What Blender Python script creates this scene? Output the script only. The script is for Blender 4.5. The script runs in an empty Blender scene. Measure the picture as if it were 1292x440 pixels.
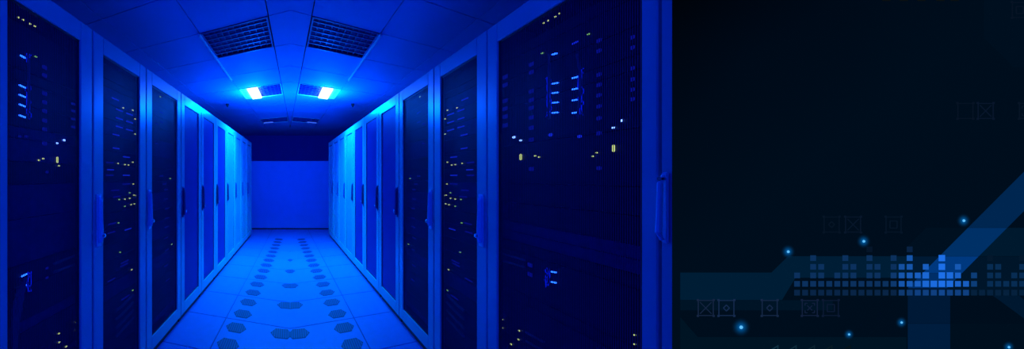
import bpy, bmesh, math, random
from mathutils import Vector, Matrix
random.seed(7)
sc = bpy.context.scene
COL = sc.collection

# ------------------------------------------------------------------ camera
F = 415.0            # focal length in pixels of the 1292x440 frame
VX, VY = 366.0, 223.0
EYE = 1.267
TOE = 12.0 / F       # the two rows close in on each other by this slope
HALF = 1.03          # half width of the aisle at the camera
CEIL = 2.50
cam_d = bpy.data.cameras.new('camera')
cam = bpy.data.objects.new('camera', cam_d); COL.objects.link(cam)
cam_d.sensor_fit = 'HORIZONTAL'; cam_d.sensor_width = 36.0
cam_d.lens = 36.0 * F / 1292.0
cam_d.shift_x = (646.0 - VX) / 1292.0
cam_d.shift_y = (VY - 220.0) / 1292.0
cam_d.clip_start = 0.02
cam.location = (0, 0, EYE); cam.rotation_euler = (math.pi / 2, 0, 0)
sc.camera = cam

# ------------------------------------------------------------------ world, lights, exposure
w = bpy.data.worlds.new('World'); sc.world = w; w.use_nodes = True
bg = w.node_tree.nodes['Background']
bg.inputs['Color'].default_value = (0.0, 0.03, 1.0, 1); bg.inputs['Strength'].default_value = 0.8
def area(name, loc, rot, size, sy, power, color):
    d = bpy.data.lights.new(name, 'AREA'); d.shape = 'RECTANGLE'; d.size = size; d.size_y = sy
    d.energy = power; d.color = color
    o = bpy.data.objects.new(name, d); COL.objects.link(o); o.location = loc; o.rotation_euler = rot
    return o
area('aisle_fill', (0, -0.30, 2.40), (math.radians(35), 0, 0), 1.6, 0.9, 34, (0.0, 0.05, 1.0))  # large unseen area light, added as deep-blue fill for the near aisle
LAMP_COL = (0.0, 0.10, 1.0)
LAMP_STRENGTH = 3.0
LAMP_POWER = 118.0
DOWN_COL = (0.0, 0.42, 1.0)
DOWN_POWER = 44.0
sc.view_settings.view_transform = 'Standard'; sc.view_settings.look = 'None'
sc.view_settings.gamma = 1.0; sc.view_settings.use_curve_mapping = False
sc.view_settings.exposure = 0.0

# ------------------------------------------------------------------ materials
def mat(name, col, rough=0.5, metal=0.0, spec=0.5, noise=0.0, nscale=20.0, bump=0.0):
    m = bpy.data.materials.new(name); m.use_nodes = True
    nt = m.node_tree; b = nt.nodes['Principled BSDF']
    b.inputs['Roughness'].default_value = rough; b.inputs['Metallic'].default_value = metal
    b.inputs['Specular IOR Level'].default_value = spec
    b.inputs['Base Color'].default_value = (*col, 1)
    if noise or bump:
        tc = nt.nodes.new('ShaderNodeTexCoord'); n = nt.nodes.new('ShaderNodeTexNoise')
        n.inputs['Scale'].default_value = nscale; n.inputs['Detail'].default_value = 4
        nt.links.new(tc.outputs['Object'], n.inputs['Vector'])
        if noise:
            r = nt.nodes.new('ShaderNodeValToRGB')
            r.color_ramp.elements[0].position = 0.3; r.color_ramp.elements[1].position = 0.7
            r.color_ramp.elements[0].color = (*[c * (1 - noise) for c in col], 1)
            r.color_ramp.elements[1].color = (*[min(1, c * (1 + noise)) for c in col], 1)
            nt.links.new(n.outputs['Fac'], r.inputs['Fac']); nt.links.new(r.outputs['Color'], b.inputs['Base Color'])
        if bump:
            bp = nt.nodes.new('ShaderNodeBump'); bp.inputs['Strength'].default_value = bump
            bp.inputs['Distance'].default_value = 0.01
            nt.links.new(n.outputs['Fac'], bp.inputs['Height']); nt.links.new(bp.outputs['Normal'], b.inputs['Normal'])
    return m
def emit(name, col, strength):
    m = bpy.data.materials.new(name); m.use_nodes = True
    nt = m.node_tree; b = nt.nodes['Principled BSDF']
    b.inputs['Base Color'].default_value = (0, 0, 0, 1); b.inputs['Roughness'].default_value = 0.9
    b.inputs['Specular IOR Level'].default_value = 0.0
    b.inputs['Emission Color'].default_value = (*col, 1); b.inputs['Emission Strength'].default_value = strength
    return m
M = {}
M['paint'] = mat('rack_paint', (0.10, 0.42, 0.50), 0.27, spec=0.45, noise=0.03, nscale=6)
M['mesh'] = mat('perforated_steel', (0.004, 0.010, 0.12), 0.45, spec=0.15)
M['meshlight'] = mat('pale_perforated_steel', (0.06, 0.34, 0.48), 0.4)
M['meshmid'] = mat('slant_perforated_steel', (0.02, 0.06, 0.42), 0.45, spec=0.2)  # same mesh seen at a slant; its brightening there is painted into the colour
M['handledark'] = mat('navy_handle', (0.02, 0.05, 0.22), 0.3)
M['dark'] = mat('cabinet_interior', (0.006, 0.008, 0.025), 0.6, noise=0.2, nscale=8)
M['black'] = mat('black_plastic', (0.012, 0.012, 0.014), 0.5, noise=0.2)
M['server'] = mat('server_face', (0.010, 0.012, 0.13), 0.5, spec=0.15, noise=0.3, nscale=30)
M['server2'] = mat('server_face_dark', (0.003, 0.004, 0.02), 0.45, spec=0.15, noise=0.3, nscale=30)
M['bezel'] = mat('light_bezel', (0.55, 0.56, 0.6), 0.4)
M['handle'] = mat('handle_metal', (0.30, 0.70, 0.85), 0.25)
M['chrome'] = mat('lock_chrome', (0.85, 0.86, 0.88), 0.18, metal=1.0)
M['cable'] = mat('cable_jacket', (0.14, 0.15, 0.2), 0.5)
M['tile'] = mat('floor_tile', (0.05, 0.135, 0.51), 0.45, noise=0.05, nscale=14)
M['joint'] = mat('floor_joint', (0.02, 0.06, 0.24), 0.8, noise=0.1)
M['vent'] = mat('vent_cast', (0.008, 0.02, 0.10), 0.6)
M['ventbar'] = mat('vent_bar', (0.015, 0.04, 0.2), 0.5)
M['ceil'] = mat('ceiling_tile', (0.08, 0.38, 0.76), 0.75, noise=0.03, nscale=60, bump=0.1)
M['ceilbase'] = mat('ceiling_void', (0.12, 0.12, 0.13), 0.9, noise=0.1)
M['rail'] = mat('white_rail', (0.85, 0.86, 0.87), 0.4)
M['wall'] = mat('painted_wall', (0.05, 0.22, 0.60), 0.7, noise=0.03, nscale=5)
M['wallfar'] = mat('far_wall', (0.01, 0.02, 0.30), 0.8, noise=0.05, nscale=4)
M['louver'] = mat('louver_blade', (0.02, 0.06, 0.26), 0.4)
M['housing'] = mat('troffer_housing', (0.02, 0.04, 0.26), 0.6)
M['reflector'] = mat('troffer_reflector', (0.85, 0.87, 0.9), 0.35)
M['lamp'] = emit('lamp_lens', (0.5, 0.95, 1.0), LAMP_STRENGTH)
M['lampdim'] = emit('lamp_dim', (0.04, 0.14, 1.0), 0.9)
M['led_yellow'] = emit('led_yellow', (0.55, 0.66, 0.2), 1.3)
M['led_green'] = emit('led_green', (0.25, 0.6, 0.12), 0.9)
M['led_white'] = emit('led_white', (0.15, 0.3, 1.0), 4.0)
M['led_cyan'] = emit('led_cyan', (0.012, 0.10, 1.0), 6.0)
M['led_blue'] = emit('led_blue', (0.01, 0.03, 1.0), 0.8)
M['led_dull'] = emit('led_dull', (0.01, 0.02, 1.0), 0.24)

# ------------------------------------------------------------------ helpers
def link(o):
    COL.objects.link(o); return o
def mesh(name, verts, faces, bevel=0.0, seg=1):
    me = bpy.data.meshes.new(name); me.from_pydata([tuple(v) for v in verts], [], faces); 
    bm = bmesh.new(); bm.from_mesh(me)
    bmesh.ops.recalc_face_normals(bm, faces=bm.faces)
    if bevel:
        bmesh.ops.bevel(bm, geom=list(bm.edges), offset=bevel, segments=seg, affect='EDGES', clamp_overlap=True)
    bm.to_mesh(me); bm.free(); me.update()
    return me
class MB:
    def __init__(s): s.v = []; s.f = []
    def box(s, a, b):
        x0, y0, z0 = (min(a[i], b[i]) for i in range(3)); x1, y1, z1 = (max(a[i], b[i]) for i in range(3))
        n = len(s.v)
        s.v += [(x0, y0, z0), (x1, y0, z0), (x1, y1, z0), (x0, y1, z0), (x0, y0, z1), (x1, y0, z1), (x1, y1, z1), (x0, y1, z1)]
        s.f += [tuple(n + i for i in q) for q in ((0, 3, 2, 1), (4, 5, 6, 7), (0, 1, 5, 4), (1, 2, 6, 5), (2, 3, 7, 6), (3, 0, 4, 7))]
        return s
    def prism(s, poly, z0, z1):
        k = len(poly); n = len(s.v)
        s.v += [(p[0], p[1], z0) for p in poly] + [(p[0], p[1], z1) for p in poly]
        s.f += [tuple(n + i for i in reversed(range(k))), tuple(n + k + i for i in range(k))]
        s.f += [(n + i, n + (i + 1) % k, n + k + (i + 1) % k, n + k + i) for i in range(k)]
        return s
    def tube(s, pts, r, k=8):
        pts = [Vector(p) for p in pts]; n = len(s.v); rr = r if isinstance(r, (list, tuple)) else [r] * len(pts)
        for i, p in enumerate(pts):
            d = (pts[min(i + 1, len(pts) - 1)] - pts[max(i - 1, 0)]).normalized()
            up = Vector((0, 0, 1)) if abs(d.z) < 0.9 else Vector((1, 0, 0))
            a = d.cross(up).normalized(); b = d.cross(a).normalized()
            for j in range(k):
                t = 2 * math.pi * j / k
                s.v.append(tuple(p + (a * math.cos(t) + b * math.sin(t)) * rr[i]))
        for i in range(len(pts) - 1):
            for j in range(k):
                s.f.append((n + i * k + j, n + i * k + (j + 1) % k, n + (i + 1) * k + (j + 1) % k, n + (i + 1) * k + j))
        s.f.append(tuple(n + j for j in range(k))); s.f.append(tuple(n + (len(pts) - 1) * k + j for j in range(k)))
        return s
    def mesh(s, name, bevel=0.0, seg=1): return mesh(name, s.v, s.f, bevel, seg)
ROOT = {}
def obj(name, me, m, parent=None, at=(0, 0, 0)):
    """at = place in the frame of the thing (not of the direct parent)"""
    o = bpy.data.objects.new(name, me); link(o)
    if m is not None:
        if not me.materials: me.materials.append(m)
        if me.materials[0] is not m:
            o.material_slots[0].link = 'OBJECT'; o.material_slots[0].material = m
    at = Vector(at); o['_at'] = tuple(at)
    if parent is not None:
        o.parent = parent
        base = Vector(parent['_at']) if '_at' in parent.keys() else Vector((0, 0, 0))
        o.location = at - base
    else: o.location = at
    return o
def tag(o, label, cat, group=None):
    o['label'] = label; o['category'] = cat
    if group: o['group'] = group
    return o
def thing(name, label, cat, loc=(0, 0, 0), rz=0.0, group=None):
    o = bpy.data.objects.new(name, None); link(o); o.empty_display_size = 0.1
    o.location = loc; o.rotation_euler = (0, 0, rz)
    return tag(o, label, cat, group)
def struct(o): o['kind'] = 'structure'; return o
def pt(x, y, D): return Vector(((x - VX) * D / F, D, EYE + (VY - y) * D / F))

# tiles of both halves meet in a shallow chevron on the aisle's axis
def clip(poly, keep):
    out = []
    for i in range(len(poly)):
        a, b = poly[i], poly[(i + 1) % len(poly)]
        ka, kb = keep(a), keep(b)
        if ka >= 0: out.append(a)
        if (ka > 0 > kb) or (ka < 0 < kb):
            t = ka / (ka - kb); out.append((a[0] + (b[0] - a[0]) * t, a[1] + (b[1] - a[1]) * t))
    return out
def sk(s, c, k, side=-1):
    D = s - k * c; X = c + TOE * D
    return (X if side < 0 else -X, D)
def cell(s0, s1, c0, c1, k, side, half=True, ymax=None):
    p = [sk(s0, c0, k, side), sk(s0, c1, k, side), sk(s1, c1, k, side), sk(s1, c0, k, side)]
    if half: p = clip(p, lambda q: -side * -1 * q[0] if False else (-q[0] if side < 0 else q[0]))
    if ymax is not None: p = clip(p, lambda q: ymax - q[1]) if len(p) > 2 else p
    return p

# ------------------------------------------------------------------ the setting
YB = 9.8
fl = struct(obj('floor', MB().box((-2.3, -1.6, -0.06), (2.3, YB + 0.1, -0.008)).mesh('floor'), M['joint']))
ce = struct(obj('ceiling', MB().box((-2.3, -1.6, 2.62), (2.3, YB + 0.1, 2.68)).mesh('ceiling'), M['ceilbase']))
struct(obj('wall_left', MB().box((-2.32, -1.6, 0), (-2.25, YB + 0.1, 2.62)).mesh('wall_left'), M['wall']))
struct(obj('wall_right', MB().box((2.25, 0.75, 0), (2.32, YB + 0.1, 2.62)).mesh('wall_right'), M['wall']))
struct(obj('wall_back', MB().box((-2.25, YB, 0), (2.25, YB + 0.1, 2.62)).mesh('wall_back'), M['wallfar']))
struct(obj('wall_near_left', MB().box((-2.24, -1.6, 0.0), (-1.012, 1.03, 2.49)).mesh('wall_near_left'), M['wall']))

# floor tiles
G = 0.0045
KF = 0.36
def tile_row(parent, nm, c_edges, s0, n, pitch, k, z0, z1, m, skip=lambda i, j: False, xlim=2.2, bevel=0.0):
    for side in (-1, 1):
        for j in range(len(c_edges) - 1):
            for i in range(n):
                if skip(i, j): continue
                a = s0 + i * pitch
                p = cell(a + G, a + pitch - G, c_edges[j] + G, c_edges[j + 1] - G, k, side, True, YB - 0.01)
                if len(p) < 3: continue
                p = clip(p, lambda q: q[0] + xlim); p = clip(p, lambda q: xlim - q[0]) if len(p) > 2 else p
                p = clip(p, lambda q: q[1] + 1.5) if len(p) > 2 else p
                if len(p) < 3: continue
                ar = abs(sum(p[t][0] * p[(t + 1) % len(p)][1] - p[(t + 1) % len(p)][0] * p[t][1] for t in range(len(p)))) / 2
                if ar < 0.004: continue
                cx = sum(q[0] for q in p) / len(p); cy = sum(q[1] for q in p) / len(p)
                me = MB().prism([(q[0] - cx, q[1] - cy) for q in p], z0, z1).mesh(nm)
                obj(nm, me, m, parent, (cx, cy, 0))
# the centre strip's tiles run over the axis: one chevron-edged piece per row
def centre_tiles(parent, nm, cl, s0, n, pitch, k, z0, z1, m):
    for i in range(n):
        a = s0 + i * pitch + G; b = s0 + (i + 1) * pitch - G
        L = clip([sk(a, cl + G, k), sk(a, 0.4, k), sk(b, 0.4, k), sk(b, cl + G, k)], lambda q: -q[0])
        L = clip(L, lambda q: YB - 0.01 - q[1])
        L = clip(L, lambda q: q[1] + 1.5) if len(L) > 2 else L
        if len(L) < 3: continue
        ax = sorted([q for q in L if abs(q[0]) < 1e-6], key=lambda q: q[1])
        lf = sorted([q for q in L if q[0] < -1e-6], key=lambda q: q[1])
        if len(ax) < 2 or len(lf) < 2: continue
        poly = [ax[0], (-lf[0][0], lf[0][1]), (-lf[-1][0], lf[-1][1]), ax[-1], lf[-1], lf[0]]
        cy = sum(q[1] for q in poly) / 6
        me = bpy.data.meshes.new(nm)
        mb = MB(); mb.prism([(q[0], q[1] - cy) for q in poly], z0, z1)
        obj(nm, mb.mesh(nm), m, parent, (0, cy, 0))
SF = 4.2 - KF * 0.97 - 0.565 * 10
tile_row(fl, 'floor_tile', [-2.26, -1.66, -1.06 - 0.2, -0.66], SF, 26, 0.565, KF, -0.03, 0.0, M['tile'])
centre_tiles(fl, 'floor_tile', -0.66, SF, 26, 0.565, KF, -0.03, 0.0, M['tile'])

# ceiling tiles, leaving the light fixtures' cells open
KC = 0.5
SC0 = 2.40 - 0.6 * 8
CE = [-2.20, -1.54, -0.86, -0.24]
FIX = {8: 'near', 11: 'mid', 15: 'far'}
tile_row(ce, 'ceiling_tile', CE, SC0, 26, 0.6, KC, CEIL, CEIL + 0.018, M['ceil'], skip=lambda i, j: j == 2 and i in FIX)
centre_tiles(ce, 'ceiling_tile', -0.24, SC0, 26, 0.6, KC, CEIL, CEIL + 0.018, M['ceil'])

# hexagonal floor vents, a row on each side and one on the axis
def hexa(cx, cy, hw, hd, skew):
    p = [(-1, 0), (-0.55, -1), (0.55, -1), (1, 0), (0.55, 1), (-0.55, 1)]
    return [(cx + a * hw, cy + b * hd - skew * a * hw) for a, b in p]
def vent(polys, bars):
    mb = MB()
    for p in polys: mb.prism(p, 0.0, 0.0015)
    v = obj('floor_vent', mb.mesh('floor_vent'), M['vent'], fl)
    mb = MB()
    for p in bars: mb.prism(p, 0.0015, 0.004)
    b = obj('vent_ribs', mb.mesh('vent_ribs'), M['ventbar'], v); b['kind'] = 'stuff'
def ribs(cx, cy, hw, hd, skew, lim=None):
    out = []
    for t in range(-4, 5):
        a = t / 5.0; ext = 0.92 if abs(a) <= 0.55 else 0.92 * (1 - abs(a)) / 0.45
        x = cx + a * hw; yc = cy - skew * a * hw
        q = [(x - 0.004, yc - hd * ext), (x + 0.004, yc - hd * ext), (x + 0.004, yc + hd * ext), (x - 0.004, yc + hd * ext)]
        if lim: q = clip(q, lim)
        if len(q) > 2: out.append(q)
    return out
for i in range(16):
    D = 2.488 + 0.279 * i; X = -0.4706 + 0.0583 * (D - 2.488)
    for sg in (-1, 1):
        vent([hexa(X * -sg, D, 0.090, 0.085, 0.36 * sg * -1)], ribs(X * -sg, D, 0.090, 0.085, 0.36 * sg * -1))
for i in range(6):
    D = 2.66 + 0.583 * i; X = -0.070 + 0.051 * (D - 2.66)
    pl = []; bl = []
    for sg in (-1, 1):
        kp = (lambda q: -q[0]) if sg < 0 else (lambda q: q[0])
        h = clip(hexa(X * -sg, D, 0.09, 0.082, 0.2 * -sg), kp)
        if len(h) > 2: pl.append(h)
        bl += ribs(X * -sg, D, 0.09, 0.082, 0.2 * -sg, kp)
    if pl: vent(pl, bl)

# partition that closes the aisle, lower than the far wall behind it
pa = thing('partition_screen', 'plain blue partition closing the far end of the aisle', 'partition', (0, 7.95, 0))
obj('panel', MB().box((-1.7, 0, 0.03), (1.7, 0.06, 1.62)).mesh('panel', 0.004), M['wall'], pa)
obj('cap_rail', MB().box((-1.72, -0.01, 1.62), (1.72, 0.07, 1.65)).mesh('cap_rail', 0.004), M['wall'], pa)
obj('plinth', MB().box((-1.7, 0.012, 0.0), (1.7, 0.05, 0.03)).mesh('plinth'), M['black'], pa)

# ------------------------------------------------------------------ ceiling lights
def skbox(mb, s0, s1, c0, c1, z0, z1, side, org):
    mb.prism([(x - org[0], y - org[1]) for x, y in cell(s0, s1, c0, c1, KC, side, False)], z0, z1); return mb
def fixture(i, side, kind, label, group):
    s0 = SC0 + 0.6 * i + 0.006; s1 = s0 + 0.588; c0, c1 = -0.86 + 0.006, -0.24 - 0.006
    o = sk((s0 + s1) / 2, (c0 + c1) / 2, KC, side); org = (o[0], o[1])
    t = thing('ceiling_light', label, 'light', (o[0], o[1], CEIL), 0, group)
    def P(name, m, *boxes):
        mb = MB()
        for b in boxes: skbox(mb, *b, side, org)
        return obj(name, mb.mesh(name), m, t)
    e = 0.014
    P('housing', M['housing'], (s0, s1, c0, c1, 0.030, 0.036), (s0, s0 + 0.004, c0, c1, 0, 0.030), (s1 - 0.004, s1, c0, c1, 0, 0.030),
      (s0, s1, c0, c0 + 0.004, 0, 0.030), (s0, s1, c1 - 0.004, c1, 0, 0.030))
    P('frame', M['rail'] if kind != 'near' else M['louver'], (s0, s0 + e, c0, c1, -0.004, 0.004), (s1 - e, s1, c0, c1, -0.004, 0.004),
      (s0 + e, s1 - e, c0, c0 + e, -0.004, 0.004), (s0 + e, s1 - e, c1 - e, c1, -0.004, 0.004))
    cl0 = c0
    if kind == 'mid':
        W = c1 - c0
        cl0 = c0 + 0.47 * W
        # lit compartment hangs a little below the ceiling, white reflector beside it
        P('reflector', M['reflector'], (s0 + e, s1 - e, c0 + e, c0 + 0.20 * W, 0.0, 0.006))
        P('lamp_lens', M['lamp'], (s0 + e, s1 - e, c0 + 0.20 * W, c0 + 0.45 * W, -0.02, 0.0))
        ld = bpy.data.lights.new('lamp_light', 'POINT'); ld.energy = LAMP_POWER; ld.color = LAMP_COL; ld.shadow_soft_size = 0.08
        lo = bpy.data.objects.new('lamp_light', ld); link(lo); lo.parent = t
        q = sk((s0 + s1) / 2, c0 + 0.33 * W, KC, side); lo.location = (q[0] - org[0], q[1] - org[1], -0.20)
        da = area('lamp_downlight', (0, 0, 0), (0, 0, 0), 0.14, 0.5, DOWN_POWER, DOWN_COL); da.parent = t; da.data.spread = math.radians(110)
        da.location = (q[0] - org[0], q[1] - org[1], -0.03)
    if kind == 'far':
        W = c1 - c0
        P('lamp_tube', M['lampdim'], (s1 - 0.13, s1 - 0.05, c0 + 0.06 * W, c0 + 0.42 * W, -0.006, 0.004))
    n1, n2 = (7, 10) if kind == 'near' else (6, 6)
    for a in range(1, n1):
        s = s0 + (s1 - s0) * a / n1
        P('louver_blade', M['louver'], (s - 0.008, s + 0.008, cl0 + e, c1 - e, 0.004, 0.016))
    for a in range(1, n2):
        c = cl0 + (c1 - cl0) * a / n2
        P('cross_blade', M['louver'], (s0 + e, s1 - e, c - 0.004, c + 0.004, 0.008, 0.018))
    return t
W_ = {-1: 'left', 1: 'right'}
for side in (-1, 1):
    fixture(8, side, 'near', 'large dark louvered ceiling light nearest the camera, %s of centre' % W_[side], 'louvered ceiling lights')
    fixture(11, side, 'mid', 'glowing ceiling light with bright white lens, %s of centre' % W_[side], 'louvered ceiling lights')
    fixture(15, side, 'far', 'small dim ceiling light near the far wall, %s of centre' % W_[side], 'louvered ceiling lights')
    # white rail hanging along the outer edge of the lights
    mb = MB(); p = cell(2.40, 3.75, -0.868, -0.856, KC, side, False)
    mb.prism(p, CEIL - 0.022, CEIL)
    struct(obj('trim_%d' % (1 if side < 0 else 2), mb.mesh('trim'), M['rail']))
    # sprinkler
    q = pt(287 if side < 0 else 445, 132, 5.55)
    sp = thing('sprinkler', 'small dark sprinkler hanging from the ceiling above the %s row' % W_[side], 'sprinkler', (q.x, q.y, CEIL), 0, 'ceiling sprinklers')
    obj('ceiling_plate', MB().tube([(0, 0, 0), (0, 0, -0.008)], [0.026, 0.024], 16).mesh('ceiling_plate'), M['black'], sp)
    obj('nozzle', MB().tube([(0, 0, -0.008), (0, 0, -0.02), (0, 0, -0.05), (0, 0, -0.058)], [0.024, 0.026, 0.012, 0.004], 12).mesh('nozzle'), M['black'], sp)

# ------------------------------------------------------------------ server racks
TH = math.atan(TOE)
ST, TOP, BOT, HT = 0.088, 0.09, 0.15, 2.0     # stile, top rail, bottom rail, height
REC = 0.05                                    # faces of the equipment behind the door
CACHE = {}
class Rack:
    def __init__(s, side, u0, u1, label, glass=None, handle=True, hz=(0.92, 1.167), light=0, e=0.006):
        s.side, s.w = side, (u1 - u0) / math.cos(TH)
        X = -HALF + TOE * u0
        s.org = Vector((X if side < 0 else -X, u0, 0)); s.g = 1 if side < 0 else -1
        s.rz = math.pi / 2 - TH if side < 0 else -math.pi / 2 + TH
        s.t = thing('server_rack', label, 'server rack', s.org, s.rz, 'server cabinets lining the aisle')
        s.inv = (Matrix.Translation(s.org) @ Matrix.Rotation(s.rz, 4, 'Z')).inverted()
        g, w = s.g, s.w; s.units = []
        gl = glass or (ST, w - ST); s.gl = gl
        key = (side, round(w, 3), gl, handle, hz, light)
        def box(mb, ua, ub, da, db, za, zb): return mb.box((g * ua, da, za), (g * ub, db, zb))
        s.box = box
        if key not in CACHE:
            c = {}
            mb = MB()
            box(mb, e, w - e, 0.86, 0.88, 0.05, HT - 0.02); box(mb, e, e + 0.02, 0.03, 0.86, 0.05, HT - 0.02)
            box(mb, w - e - 0.02, w - e, 0.03, 0.86, 0.05, HT - 0.02); box(mb, e, w - e, 0.03, 0.88, HT - 0.02, HT)
            box(mb, e + 0.02, w - e - 0.02, 0.03, 0.86, 0.05, 0.07)
            c['body'] = mb.mesh('cabinet_body')
            c['plinth'] = box(MB(), e + 0.01, w - e - 0.01, 0.025, 0.86, 0.0, 0.05).mesh('plinth')
            mb = MB()
            for (a, b) in ((e, gl[0]), (gl[1], w - e)): box(mb, a, b, 0, 0.028, 0.055, HT)
            box(mb, gl[0], gl[1], 0.0, 0.028, HT - TOP, HT); box(mb, gl[0], gl[1], 0.0, 0.028, 0.055, BOT)
            c['door'] = mb.mesh('door', 0.003)
            mb = MB(); n = int((gl[1] - gl[0]) / 0.007)
            for i in range(n):
                u = gl[0] + (gl[1] - gl[0]) * (i + 0.5) / n
                hb = (0.0011, 0.0018, 0.0028)[light]
                box(mb, u - hb, u + hb, 0.0100, 0.0109, BOT, HT - TOP)
            c['mesh'] = mb.mesh('mesh_panel')
            mb = MB()
            for u in (gl[0] + 0.004, gl[1] - 0.004): box(mb, u - 0.004, u + 0.004, 0.009, 0.02, BOT, HT - TOP)
            for z in (BOT + 0.004, HT - TOP - 0.004): box(mb, gl[0] + 0.008, gl[1] - 0.008, 0.009, 0.02, z - 0.004, z + 0.004)
            c['edge'] = mb.mesh('gasket')
            if handle:
                z0, z1 = hz; u = gl[0] * 0.52
                c['hplate'] = box(MB(), u - 0.020, u + 0.020, -0.005, 0.0, z0 - 0.01, z1 + 0.012).mesh('handle_plate', 0.002, 2)
                mb = MB()
                pts = [(g * u, -0.006, z1), (g * u, -0.011, z1 - 0.02), (g * u, -0.013, (z0 + z1) / 2), (g * u, -0.014, z0 + 0.04), (g * u, -0.012, z0 + 0.012)]
                mb.tube(pts, [0.006, 0.009, 0.010, 0.012, 0.008], 10)
                c['lever'] = mb.mesh('handle')
                c['lock'] = MB().tube([(g * (u + 0.004), -0.008, z0 + 0.045), (g * (u + 0.004), -0.030, z0 + 0.045), (g * (u + 0.004), -0.034, z0 + 0.045)], [0.011, 0.011, 0.006], 12).mesh('lock')
            mb = MB()
            for z in (0.3, 1.0, 1.7): mb.tube([(g * (w - 0.010), -0.006, z - 0.03), (g * (w - 0.010), -0.006, z + 0.03)], 0.006, 8)
            c['hinge'] = mb.mesh('hinges')
            CACHE[key] = c
        c = CACHE[key]
        obj('cabinet_body', c['body'], M['dark'], s.t); obj('plinth', c['plinth'], M['black'], s.t)
        s.door = obj('door', c['door'], M['paint'], s.t)
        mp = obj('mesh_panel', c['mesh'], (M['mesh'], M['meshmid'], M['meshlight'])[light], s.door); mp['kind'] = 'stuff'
        obj('gasket', c['edge'], M['black'], s.door)
        if handle:
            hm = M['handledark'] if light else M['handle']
            obj('handle_plate', c['hplate'], hm, s.door); obj('handle', c['lever'], hm, s.door); obj('lock', c['lock'], M['chrome'], s.door)
    def fill(s, seed, zlo=0.17, zhi=1.9):
        r = random.Random(seed); z = zlo
        while z < zhi - 0.04:
            n = r.choice([1, 1, 2, 2, 2, 3, 4]); h = min(n * 0.0445, zhi - z)
            if r.random() < 0.0: z += h; continue
            k = ('unit', s.side, round(s.w, 3), round(h, 3))
            if k not in CACHE:
                CACHE[k] = s.box(MB(), 0.03, s.w - 0.03, 0, 0.6, 0.001, h - 0.002).mesh('server_unit', 0.0015)
            u = obj('server_unit', CACHE[k], M['server'] if r.random() < 0.4 else M['server2'], s.t, (0, REC + 0.002, z))
            s.units.append((z, z + h, u)); z += h
    def hit(s, x, y, rec):
        vp = VX + 12 if s.side < 0 else VX - 12
        D = (HALF + rec / math.cos(TH)) * F / abs(vp - x)
        return s.inv @ pt(x, y, D), D
    def light(s, x, y, pw, ph, m, name='status_light', slope=0.0, rec=None):
        """a lamp on the face of the unit seen at photo pixel (x, y), about pw x ph pixels large"""
        rc = REC - 0.004 if rec is None else rec
        p, D = s.hit(x, y, rc)
        u = abs(p.x)
        if rec is None: u = min(max(u, 0.04), s.w - 0.04)
        du = pw * D * D / (F * HALF) / 2; dz = ph * D / F / 2
        k = ('led', round(du, 4), round(dz, 4), slope)
        if k not in CACHE:
            mb = MB(); mb.box((-du, -0.003, -dz), (du, 0.003, dz))
            mb.v = [(a, b, c_ + a * slope) for a, b, c_ in mb.v]
            CACHE[k] = mb.mesh(name, min(du, dz) * 0.6)
        par = s.t
        for z0, z1, o in s.units:
            if z0 <= p.z < z1: par = o; break
        return obj(name, CACHE[k], m, par, (s.g * u, rc + 0.002, p.z))
    def cable(s, pts, r=0.006, m=None):
        q = []
        for x, y, rec in pts:
            p, D = s.hit(x, y, rec); u = min(max(abs(p.x), 0.035), s.w - 0.035); q.append((s.g * u, rec, p.z))
        # smooth
        out = []
        for i in range(len(q) - 1):
            p0 = Vector(q[max(i - 1, 0)]); p1 = Vector(q[i]); p2 = Vector(q[i + 1]); p3 = Vector(q[min(i + 2, len(q) - 1)])
            for j in range(4):
                t = j / 4; out.append(0.5 * ((2 * p1) + (p2 - p0) * t + (2 * p0 - 5 * p1 + 4 * p2 - p3) * t * t + (3 * p1 - p0 - 3 * p2 + p3) * t ** 3))
        out.append(Vector(q[-1]))
        return obj('cable', MB().tube(out, r, 6).mesh('cable'), m or M['cable'], s.t)

UE = [1.055, 1.64, 2.21, 2.86, 3.45, 4.05, 4.65, 5.25, 5.85, 6.45, 7.07]
ORD = ['nearest', 'second', 'third', 'fourth', 'fifth', 'sixth', 'seventh', 'eighth', 'ninth', 'farthest']
racks = {}
for side in (-1, 1):
    for i in range(10):
        u0, u1 = UE[i], UE[i + 1]; glass = None; hd = True
        if side < 0:
            lab = ['server cabinet cut by the left photo edge, four cyan dashes behind its mesh door',
                   'second server cabinet from the camera in the left row, many yellow status lights'][i] if i < 2 else \
                  '%s server cabinet from the camera in the left row, %s mesh door' % (ORD[i], 'pale' if i >= 6 else 'dark blue')
            if i == 0: glass = (1.162 - u0, 1.55 - u0); hd = False
        else:
            lab = ['wide server cabinet nearest on the right, two columns of cyan dashes behind mesh door',
                   'second full cabinet from the camera in the right row, many yellow status lights'][i] if i < 2 else \
                  '%s full cabinet from the camera in the right row, %s mesh door' % (ORD[i], 'pale' if i >= 6 else 'dark blue')
            if i == 0: u0 = 0.897; glass = (0.940 - u0, 1.566 - u0); hd = False
        if i == 9: lab = 'server cabinet at the far end of the %s row beside the partition' % W_[side]
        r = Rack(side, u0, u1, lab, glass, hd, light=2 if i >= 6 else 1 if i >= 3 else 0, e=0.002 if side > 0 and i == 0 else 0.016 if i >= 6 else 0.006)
        if i < 6: r.fill(100 + i + (50 if side > 0 and i == 0 else 0))
        racks[(side, i)] = r
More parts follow.
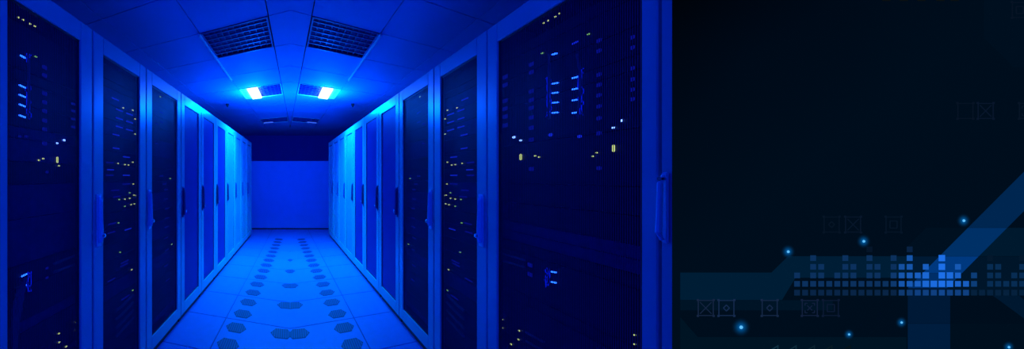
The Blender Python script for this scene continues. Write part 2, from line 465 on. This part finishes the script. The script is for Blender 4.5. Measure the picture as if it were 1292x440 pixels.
# narrow cabinet at the near end of the right row
rn = Rack(1, 0.80, 0.893, 'narrow cabinet slice between the wide right cabinet and the dark graphic wall', (0.020, 0.0615), False, e=0.002)
rn.fill(77)
g = rn.g
for nm, me, m_ in (('handle_plate', rn.box(MB(), 0.070, 0.086, -0.007, 0.0, 1.09, 1.28).mesh('handle_plate', 0.003, 2), M['handle']),
                   ('handle', MB().tube([(g * 0.078, -0.008, 1.27), (g * 0.078, -0.018, 1.25), (g * 0.078, -0.02, 1.17), (g * 0.078, -0.022, 1.12), (g * 0.078, -0.012, 1.10)], [0.005, 0.006, 0.006, 0.007, 0.005], 8).mesh('handle'), M['handle']),
                   ('lock', MB().tube([(g * 0.078, -0.006, 1.262), (g * 0.078, -0.02, 1.262)], 0.006, 10).mesh('lock'), M['chrome'])):
    obj(nm, me, m_, rn.door)
for y in (46, 110, 158, 172, 185, 207, 260, 345): rn.light(853.5, y, 5, 2.2, M['led_blue'], rec=0.006)

# lights of the equipment: (photo x, y)
def both(i, x, y, pw, ph, m, slope=0.0, name='status_light'):
    racks[(-1, i)].light(x, y, pw, ph, m, name, slope)
    racks[(1, i)].light(732 - x, y, pw, ph, m, name, -slope)
L0 = racks[(-1, 0)]; R0 = racks[(1, 0)]
Y_, G_, W2, C_, B_, D_ = (M[k] for k in ('led_yellow', 'led_green', 'led_white', 'led_cyan', 'led_blue', 'led_dull'))
for x, y in ((24, 22), (30, 25), (38.6, 30), (44.6, 33), (49.5, 202), (55, 200), (75, 209), (97, 406), (98, 416), (75, 420.5), (75.3, 431.5), (84, 437)):
    L0.light(x, y, 1.9, 1.7, Y_)
L0.light(45.7, 71.4, 2.6, 1.4, G_); L0.light(73, 201.5, 2.2, 8, Y_, 'status_bar')
L0.light(81.5, 176.7, 3, 2.6, W2); L0.light(72.5, 180.5, 2.4, 2, W2)
for y in (109, 121, 133, 146.7): L0.light(29, y, 8, 1.7, C_, 'link_light', -0.12)
L0.light(29.5, 71.5, 6, 2, C_, 'link_light', -0.12)
for y in (347, 361): L0.light(31, y, 7, 1.7, C_, 'link_light', 0.12)
for y in (85, 95, 118, 129, 140, 152, 163, 181): L0.light(57, y, 5.5, 5, D_, 'port_light')
for y in (131, 140, 150, 160): L0.light(93, y, 5, 3, D_, 'port_light')
for x, y in ((26, 172), (34, 172), (60, 217), (60, 338), (60, 350)): L0.light(x, y, 4, 3, D_, 'port_light')
for x, y in ((685.5, 29), (691, 26), (700, 21), (705, 17), (674.5, 196.5), (679.3, 198), (747, 197), (752, 192.5), (632, 402), (632, 412.5), (654.7, 417), (653.5, 428), (644.5, 434), (800, 422.5), (800, 434)):
    R0.light(x, y, 1.7, 1.6, Y_)
R0.light(683.7, 67, 2.4, 1.4, G_); R0.light(742, 43, 3, 1.4, G_)
R0.light(656.4, 198, 2.6, 8, Y_, 'status_bar'); R0.light(773.3, 187, 3, 9, Y_, 'status_bar')
for x, y in ((783.6, 152), (647.8, 173)): R0.light(x, y, 3.2, 2.8, W2)
for x, y in ((773, 161), (656.4, 177)): R0.light(x, y, 2.6, 2, W2)
for y in (105, 117, 129.3, 142): R0.light(699.8, y, 8, 1.7, C_, 'link_light', -0.14)
for y in (97.6, 112, 126, 142): R0.light(725.2, y, 9, 1.7, C_, 'link_light', -0.08)
R0.light(699, 68, 6.5, 2, C_, 'link_light', -0.14); R0.light(724.5, 54, 7.5, 2, B_, 'link_light', 0.02)
for y in (343, 356): R0.light(698, y, 7, 1.7, C_, 'link_light', 0.16)
for x, ys in ((670, (81, 91, 115, 126, 136, 148, 161, 176, 213)), (755, (51, 64, 94, 107, 120, 134, 149, 168, 212)), (637, (97, 107, 127, 137, 147, 158)), (797, (47, 60, 86, 100, 113, 125)), (668, (334, 346))):
    for y in ys: R0.light(x, y, 6, 5, D_, 'port_light')
for x, y in ((694, 170), (730.6, 172)): R0.light(x, y, 5, 4, B_, 'port_light')
for x, y in ((156, 136), (168, 139), (171, 150), (171, 169), (149.5, 206), (158, 207.5), (162.5, 208), (168, 204.5), (168.5, 232), (169.5, 246), (175.5, 246), (158, 251), (164, 250), (166, 258), (170, 257), (166.5, 340)):
    both(1, x, y, 1.5, 1.5, Y_)
for x, y in ((164, 243), (151, 251.5), (158, 260), (150, 281), (168, 366), (152, 318)): both(1, x, y, 1.6, 1.5, G_)
for x, y in ((146, 125), (151, 139), (151, 149.5), (151, 160), (147, 170), (147, 187), (164, 144), (164, 154), (164, 164), (140, 214), (160, 198), (160, 221), (162, 289)):
    both(1, x, y, 8, 1.6, B_, 0.0, 'link_light')
for x, y in ((139, 205), (139, 221), (146, 240), (148, 248), (142, 282), (141, 293), (158, 330), (157, 334), (141, 353), (159, 375), (160, 232)):
    both(1, x, y, 9, 2.2, D_, 0.0, 'link_light')
for x, y in ((202.6, 122), (215, 225), (217, 308)): both(2, x, y, 1.5, 1.5, G_)
for x, y in ((204, 142), (204, 154), (198, 156), (198, 181), (204, 222), (208, 232), (210, 239), (210, 251), (211, 263), (211, 275), (211, 286), (210, 300), (211, 315), (210, 335), (212, 353)):
    both(2, x, y, 4, 1.8, D_, 0.0, 'link_light')

# cables hanging behind the near doors
for k in range(4):
    L0.cable([(32 - 3 * k, 350 + 5 * k, 0.035), (27 - 3 * k, 385, 0.03), (22 - 2 * k, 415, 0.03), (21 - k, 450, 0.035)], 0.005)
L0.cable([(36, 70, 0.035), (37, 100, 0.03), (36, 130, 0.03), (34, 150, 0.035)], 0.005)
L0.cable([(101, 320, 0.035), (85, 326, 0.028), (68, 333, 0.035)], 0.006); L0.cable([(101, 331, 0.035), (85, 337, 0.028), (68, 343, 0.035)], 0.006)
for dx in (0, 6): R0.cable([(692 + dx * 6, 68, 0.035), (693 + dx * 6.6, 100, 0.03), (692 + dx * 6.5, 130, 0.03), (693 + dx * 6, 150, 0.035)], 0.004)
M['glow_lead'] = emit('led_glow_lead', (0.0, 0.012, 1.0), 0.75)  # blue glow around the link lights, put into thin leads as their own emission
rl = random.Random(5)
def glow_leads(r, x, y0, y1, sg):
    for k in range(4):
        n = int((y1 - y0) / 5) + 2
        r.cable([(x + sg * (1.2 * k + rl.uniform(-2.2, 2.2)), y0 + (y1 - y0) * j / (n - 1) + rl.uniform(-1.5, 1.5), 0.03 + rl.uniform(0, 0.012)) for j in range(n)], 0.0014, M['glow_lead'])
glow_leads(L0, 34, 104, 149, 1); glow_leads(L0, 35, 343, 367, 1); glow_leads(L0, 34, 68, 78, 1)
glow_leads(R0, 694, 98, 147, -1); glow_leads(R0, 731, 86, 145, 1); glow_leads(R0, 692, 339, 361, -1)
for dy in (0, 9): R0.cable([(629, 318 + dy, 0.035), (645, 323 + dy, 0.028), (662, 328 + dy, 0.035)], 0.005)
for dy in (0, 11): R0.cable([(664, 419 + dy, 0.035), (674, 425 + dy, 0.028), (686, 431 + dy, 0.035)], 0.005)
for i, x0 in ((1, 0),):
    for r_, mir in ((racks[(-1, 1)], lambda x: x), (racks[(1, 1)], lambda x: 732 - x)):
        for k in range(4):
            r_.cable([(mir(146), 392 + 11 * k, 0.04), (mir(156), 384 + 10 * k, 0.03), (mir(168), 371 + 10 * k, 0.04)], 0.008)

# ------------------------------------------------------------------ the dark graphic wall on the right
DP = 0.755
def px(x): return (x - VX) * DP / F
def pz(y): return EYE + (VY - y) * DP / F
XL = px(857)
dw = thing('graphic_wall', 'tall dark navy display wall with glowing blue squares, icons and light points', 'display', (XL, DP, 0))
def screen_mat():
    m = bpy.data.materials.new('screen_navy'); m.use_nodes = True; nt = m.node_tree
    b = nt.nodes['Principled BSDF']; b.inputs['Base Color'].default_value = (0.0005, 0.0005, 0.0006, 1)
    b.inputs['Roughness'].default_value = 0.9; b.inputs['Specular IOR Level'].default_value = 0.0
    tc = nt.nodes.new('ShaderNodeTexCoord'); sp = nt.nodes.new('ShaderNodeSeparateXYZ')
    nt.links.new(tc.outputs['Object'], sp.inputs['Vector'])
    n = nt.nodes.new('ShaderNodeTexNoise'); n.inputs['Scale'].default_value = 2.2; n.inputs['Detail'].default_value = 1
    nt.links.new(tc.outputs['Object'], n.inputs['Vector'])
    # picture shown by the screen: near black at the top left, navy towards the bottom right
    a = nt.nodes.new('ShaderNodeMath'); a.operation = 'MULTIPLY_ADD'; a.inputs[1].default_value = 1.1; a.inputs[2].default_value = 0.05
    nt.links.new(sp.outputs['X'], a.inputs[0])
    z = nt.nodes.new('ShaderNodeMath'); z.operation = 'MULTIPLY_ADD'; z.inputs[1].default_value = -1.3; z.inputs[2].default_value = 1.3 * pz(0)
    nt.links.new(sp.outputs['Z'], z.inputs[0])
    s1 = nt.nodes.new('ShaderNodeMath'); s1.operation = 'ADD'; nt.links.new(a.outputs[0], s1.inputs[0]); nt.links.new(z.outputs[0], s1.inputs[1])
    s2 = nt.nodes.new('ShaderNodeMath'); s2.operation = 'MULTIPLY_ADD'; s2.inputs[1].default_value = 0.25
    nt.links.new(n.outputs['Fac'], s2.inputs[0]); nt.links.new(s1.outputs[0], s2.inputs[2])
    r = nt.nodes.new('ShaderNodeValToRGB'); cr = r.color_ramp
    cr.elements[0].position = 0.15; cr.elements[0].color = (0.0, 0.0007, 0.0016, 1)
    cr.elements[1].position = 1.0; cr.elements[1].color = (0.0, 0.0042, 0.0115, 1)
    e = cr.elements.new(0.55); e.color = (0.0, 0.0030, 0.0085, 1)
    nt.links.new(s2.outputs[0], r.inputs['Fac']); nt.links.new(r.outputs['Color'], b.inputs['Emission Color'])
    b.inputs['Emission Strength'].default_value = 1.0
    return m
obj('screen', MB().box((0, 0, 0.0), (2.24 - XL, 0.015, CEIL - 0.005)).mesh('screen', 0.001), screen_mat(), dw)
def loc(x, y): return (px(x) - XL, pz(y))
EM = {}
def em(col):
    """flat glow of a picture element, given as display colour 0-255"""
    if col not in EM:
        lin = [((c / 255) / 12.92 if c / 255 <= 0.04045 else ((c / 255 + 0.055) / 1.055) ** 2.4) for c in col]
        EM[col] = emit('glow_%d_%d_%d' % col, lin, 1.0)
    return EM[col]
LAY = [0]
def plate(name, polys, col, level, thick=0.0004):
    """thin lit shapes lying on the screen; level sets how far they stand proud"""
    mb = MB(); y0 = -0.0004 * level
    for p in polys:
        q = [loc(*v) for v in p]; k = len(q); n = len(mb.v)
        mb.v += [(a, y0, b) for a, b in q] + [(a, y0 - thick, b) for a, b in q]
        mb.f += [tuple(n + i for i in range(k)), tuple(n + k + i for i in reversed(range(k)))]
        mb.f += [(n + i, n + (i + 1) % k, n + k + (i + 1) % k, n + k + i) for i in range(k)]
    return obj(name, mb.mesh(name), em(col), dw)
def R_(x0, y0, x1, y1): return [(x0, y0), (x1, y0), (x1, y1), (x0, y1)]
plate('light_band', [[(858, 343.6), (973, 343.6), (994, 323), (1144, 323), (1144, 350), (1003, 350), (986, 378), (858, 378)]], (0, 29, 53), 1)
plate('light_band', [R_(858, 378.4, 1050, 391)], (0, 20, 38), 1)
plate('light_band', [[(858, 400), (880, 425), (1143, 425), (1143, 600), (858, 600)]], (0, 20, 36), 1)
plate('light_band', [R_(1199, 408, 1640, 600)], (0, 15, 30), 1)
def diag(y0, y1, col, level=1): plate('light_band', [[(1508 - y0, y0), (1557 - y0, y0), (1557 - y1, y1), (1508 - y1, y1)]], col, level)
diag(-60, 287, (0, 38, 80)); diag(287.3, 323, (0, 48, 102)); diag(323.3, 344, (0, 56, 126)); diag(344.3, 363, (0, 46, 104))
plate('light_band', [[(1168, 287.3), (1220, 287.3), (1184.5, 322.8), (1145, 322.8), (1145, 310)]], (0, 16, 32), 1)
plate('light_band', [[(1270, 287.3), (1640, 287.3), (1640, 322.8), (1234.5, 322.8)]], (0, 25, 46), 1)
plate('light_band', [[(1145, 323.3), (1184, 323.3), (1145, 362.6)]], (0, 26, 52), 1)
plate('light_band', [[(1233.6, 323.3), (1640, 323.3), (1640, 372), (1199, 372), (1199, 363), (1194.5, 363)]], (0, 21, 41), 1)
plate('light_band', [R_(1145, 363.4, 1198, 407.5)], (0, 25, 54), 1)
plate('light_band', [R_(1145, 408, 1198, 600)], (0, 29, 62), 1)
plate('light_band', [[(1252, 372.4), (1285, 372.4), (1640, 700), (1596, 700), (1300, 407.5)]], (0, 24, 48), 1)
plate('light_band', [[(1241, -20), (1640, -20), (1640, 85), (1278, 85), (1264, 70), (1241, 48)]], (0, 15, 31), 1)
# darker strip under the squares is part of the printed picture
plate('dark_band', [R_(1003, 363, 1144, 374)], (0, 15, 29), 2)
# rising columns of squares
colx = [1004.5 + 10.13 * i for i in range(46)]
hts = [2, 1, 4, 3, 1, 2, 4, 3, 1, 5, 3, 1, 4, 3, 5, 2, 3, 1, 4, 2, 3, 1, 2, 0, 4, 3, 1, 2, 4, 2, 1, 3, 4, 2, 1, 1, 3, 2, 4, 5, 2, 1, 3, 2, 1]
rowy = [368.7, 357.6, 347, 336.2, 325.2, 314.2]
for i, (cx, h) in enumerate(zip(colx, hts)):
    for r_ in range(h + 1):
        d = abs(cx - 1184) / 38.0; pk = math.exp(-d * d)
        base = (12, 48, 92) if cx < 1130 else ((20, 76, 150) if cx < 1220 else (8, 44, 82))
        hot = (30, 112, 232)
        f = pk * (0.95 if r_ in (1, 2) or (i == 18) else 0.55)
        if r_ == 0: base = tuple(int(c * 0.75) for c in base); f *= 0.3
        if r_ == 5: base = tuple(int(c * 0.45) for c in base); f *= 0.1
        if r_ == 4 and cx > 1230: base = (4, 24, 44)
        q = int(round(f * 8)) / 8.0
        col = tuple(int(b + (h_ - b) * q) for b, h_ in zip(base, hot))
        s = 3.5 if q < 0.7 else 3.9
        plate('light_square', [R_(cx - s, rowy[r_] - s, cx + s, rowy[r_] + s)], col, 3)
# framed icons
def icon(cx, cy, kind, col, s=10.0):
    t = 0.55; P = []
    P += [R_(cx - s, cy - s, cx + s, cy - s + 2 * t), R_(cx - s, cy + s - 2 * t, cx + s, cy + s),
          R_(cx - s, cy - s + 2 * t, cx - s + 2 * t, cy + s - 2 * t), R_(cx + s - 2 * t, cy - s + 2 * t, cx + s, cy + s - 2 * t)]
    for a in (-1, 1):
        for b in (-1, 1): P.append(R_(cx + a * s - 1.3, cy + b * s - 1.3, cx + a * s + 1.3, cy + b * s + 1.3))
    def line(x0, y0, x1, y1, w=0.5):
        d = math.hypot(x1 - x0, y1 - y0); nx, ny = -(y1 - y0) / d * w, (x1 - x0) / d * w
        P.append([(x0 + nx, y0 + ny), (x1 + nx, y1 + ny), (x1 - nx, y1 - ny), (x0 - nx, y0 - ny)])
    if kind == 'x':
        e = s * 0.72; line(cx - e, cy - e, cx + e, cy + e); line(cx - e, cy + e, cx + e, cy - e)
    if kind == 'smallx':
        e = s * 0.3; line(cx - e, cy - e, cx + e, cy + e); line(cx - e, cy + e, cx + e, cy - e)
        for a in (-1, 1):
            for b in (-1, 1): line(cx + a * s * .6, cy + b * s * .6, cx + a * s * .6, cy + b * s * .3); line(cx + a * s * .6, cy + b * s * .6, cx + a * s * .3, cy + b * s * .6)
    if kind == 'diamond':
        e = s * 0.38
        for a, b in (((-e, 0), (0, -e)), ((0, -e), (e, 0)), ((e, 0), (0, e)), ((0, e), (-e, 0))): line(cx + a[0], cy + a[1], cx + b[0], cy + b[1], 0.6)
    if kind == 'square':
        e = s * 0.45
        for a, b in (((-e, -e), (e, -e)), ((e, -e), (e, e)), ((e, e), (-e, e)), ((-e, e), (-e, -e))): line(cx + a[0], cy + a[1], cx + b[0], cy + b[1], 0.6)
    plate('icon', P, (int(col[0] * 1.05), int(col[1] * 0.76), int(col[2] * 0.9)), 3)
for cx, k, c in ((889.5, 'x', (20, 48, 72)), (915.5, 'diamond', (20, 54, 84)), (970, 'diamond', (20, 50, 76)), (1020.5, 'smallx', (18, 42, 66)), (1047, 'square', (12, 34, 56))):
    icon(cx, 388, k, c)
for cx, k, c in ((1048, 'diamond', (6, 27, 42)), (1075, 'x', (8, 30, 47)), (1126, 'square', (6, 28, 44))): icon(cx, 283, k, c)
for cx, k, c in ((1216.5, 'none', (7, 25, 40)), (1242, 'x', (9, 30, 48)), (1294, 'smallx', (7, 27, 42))): icon(cx, 140, k, c)
icon(1285, 13, 'square', (7, 25, 40))
for i, x in enumerate((978, 1001, 1024, 1046, 1069)):
    f = 1 - i * 0.15
    plate('arrow', [[(x - 8, 441), (x + 3, 434.5), (x + 3, 436), (x - 5, 441)], [(x + 1.6, 436), (x + 3, 436), (x + 3, 443), (x + 1.6, 443)]], (int(16 * f), int(48 * f), int(66 * f)), 3)
for x in (1117, 1139, 1161, 1185, 1203): plate('mark', [R_(x - 5, -2, x + 5, 1.6)], (10, 16, 18), 3)
# points of light: a hot core in a soft disc
def halo_mat(s):
    m = bpy.data.materials.new('point_glow'); m.use_nodes = True; nt = m.node_tree; nt.nodes.clear()
    out = nt.nodes.new('ShaderNodeOutputMaterial'); ad = nt.nodes.new('ShaderNodeAddShader')
    tr = nt.nodes.new('ShaderNodeBsdfTransparent'); e = nt.nodes.new('ShaderNodeEmission')
    tc = nt.nodes.new('ShaderNodeTexCoord'); ln = nt.nodes.new('ShaderNodeVectorMath'); ln.operation = 'LENGTH'
    nt.links.new(tc.outputs['Object'], ln.inputs[0])
    mr = nt.nodes.new('ShaderNodeMapRange'); mr.inputs['From Min'].default_value = 0; mr.inputs['From Max'].default_value = s
    mr.inputs['To Min'].default_value = 1; mr.inputs['To Max'].default_value = 0
    nt.links.new(ln.outputs['Value'], mr.inputs['Value'])
    pw = nt.nodes.new('ShaderNodeMath'); pw.operation = 'POWER'; pw.inputs[1].default_value = 3.0
    nt.links.new(mr.outputs['Result'], pw.inputs[0]); nt.links.new(pw.outputs[0], e.inputs['Strength'])
    e.inputs['Color'].default_value = (0.0, 0.16, 0.55, 1)
    nt.links.new(tr.outputs[0], ad.inputs[0]); nt.links.new(e.outputs[0], ad.inputs[1]); nt.links.new(ad.outputs[0], out.inputs['Surface'])
    return m
for x, y, s in ((992.5, 317, 9), (1087.5, 304, 9), (1213.3, 278, 9), (933.3, 412, 12), (1135, 406, 7.5), (1069, 421, 7), (1270, 437, 8)):
    a, b = loc(x, y); r = s * 1.15 * DP / F
    core = obj('light_point', MB().tube([(0, 0, 0), (0, -0.0006, 0)], [r * 0.16, r * 0.14], 12).mesh('light_point'), emit('point_core', (0.12, 0.55, 1.0), 1.0), dw, (a, -0.0024, b))
    k = 24; mb = MB(); mb.v = [(r * math.cos(2 * math.pi * j / k), 0, r * math.sin(2 * math.pi * j / k)) for j in range(k)]; mb.f = [tuple(range(k))]
    obj('halo', mb.mesh('halo'), halo_mat(r), core, (a, -0.0022, b))
for o in bpy.data.objects:
    if '_at' in o.keys(): del o['_at']
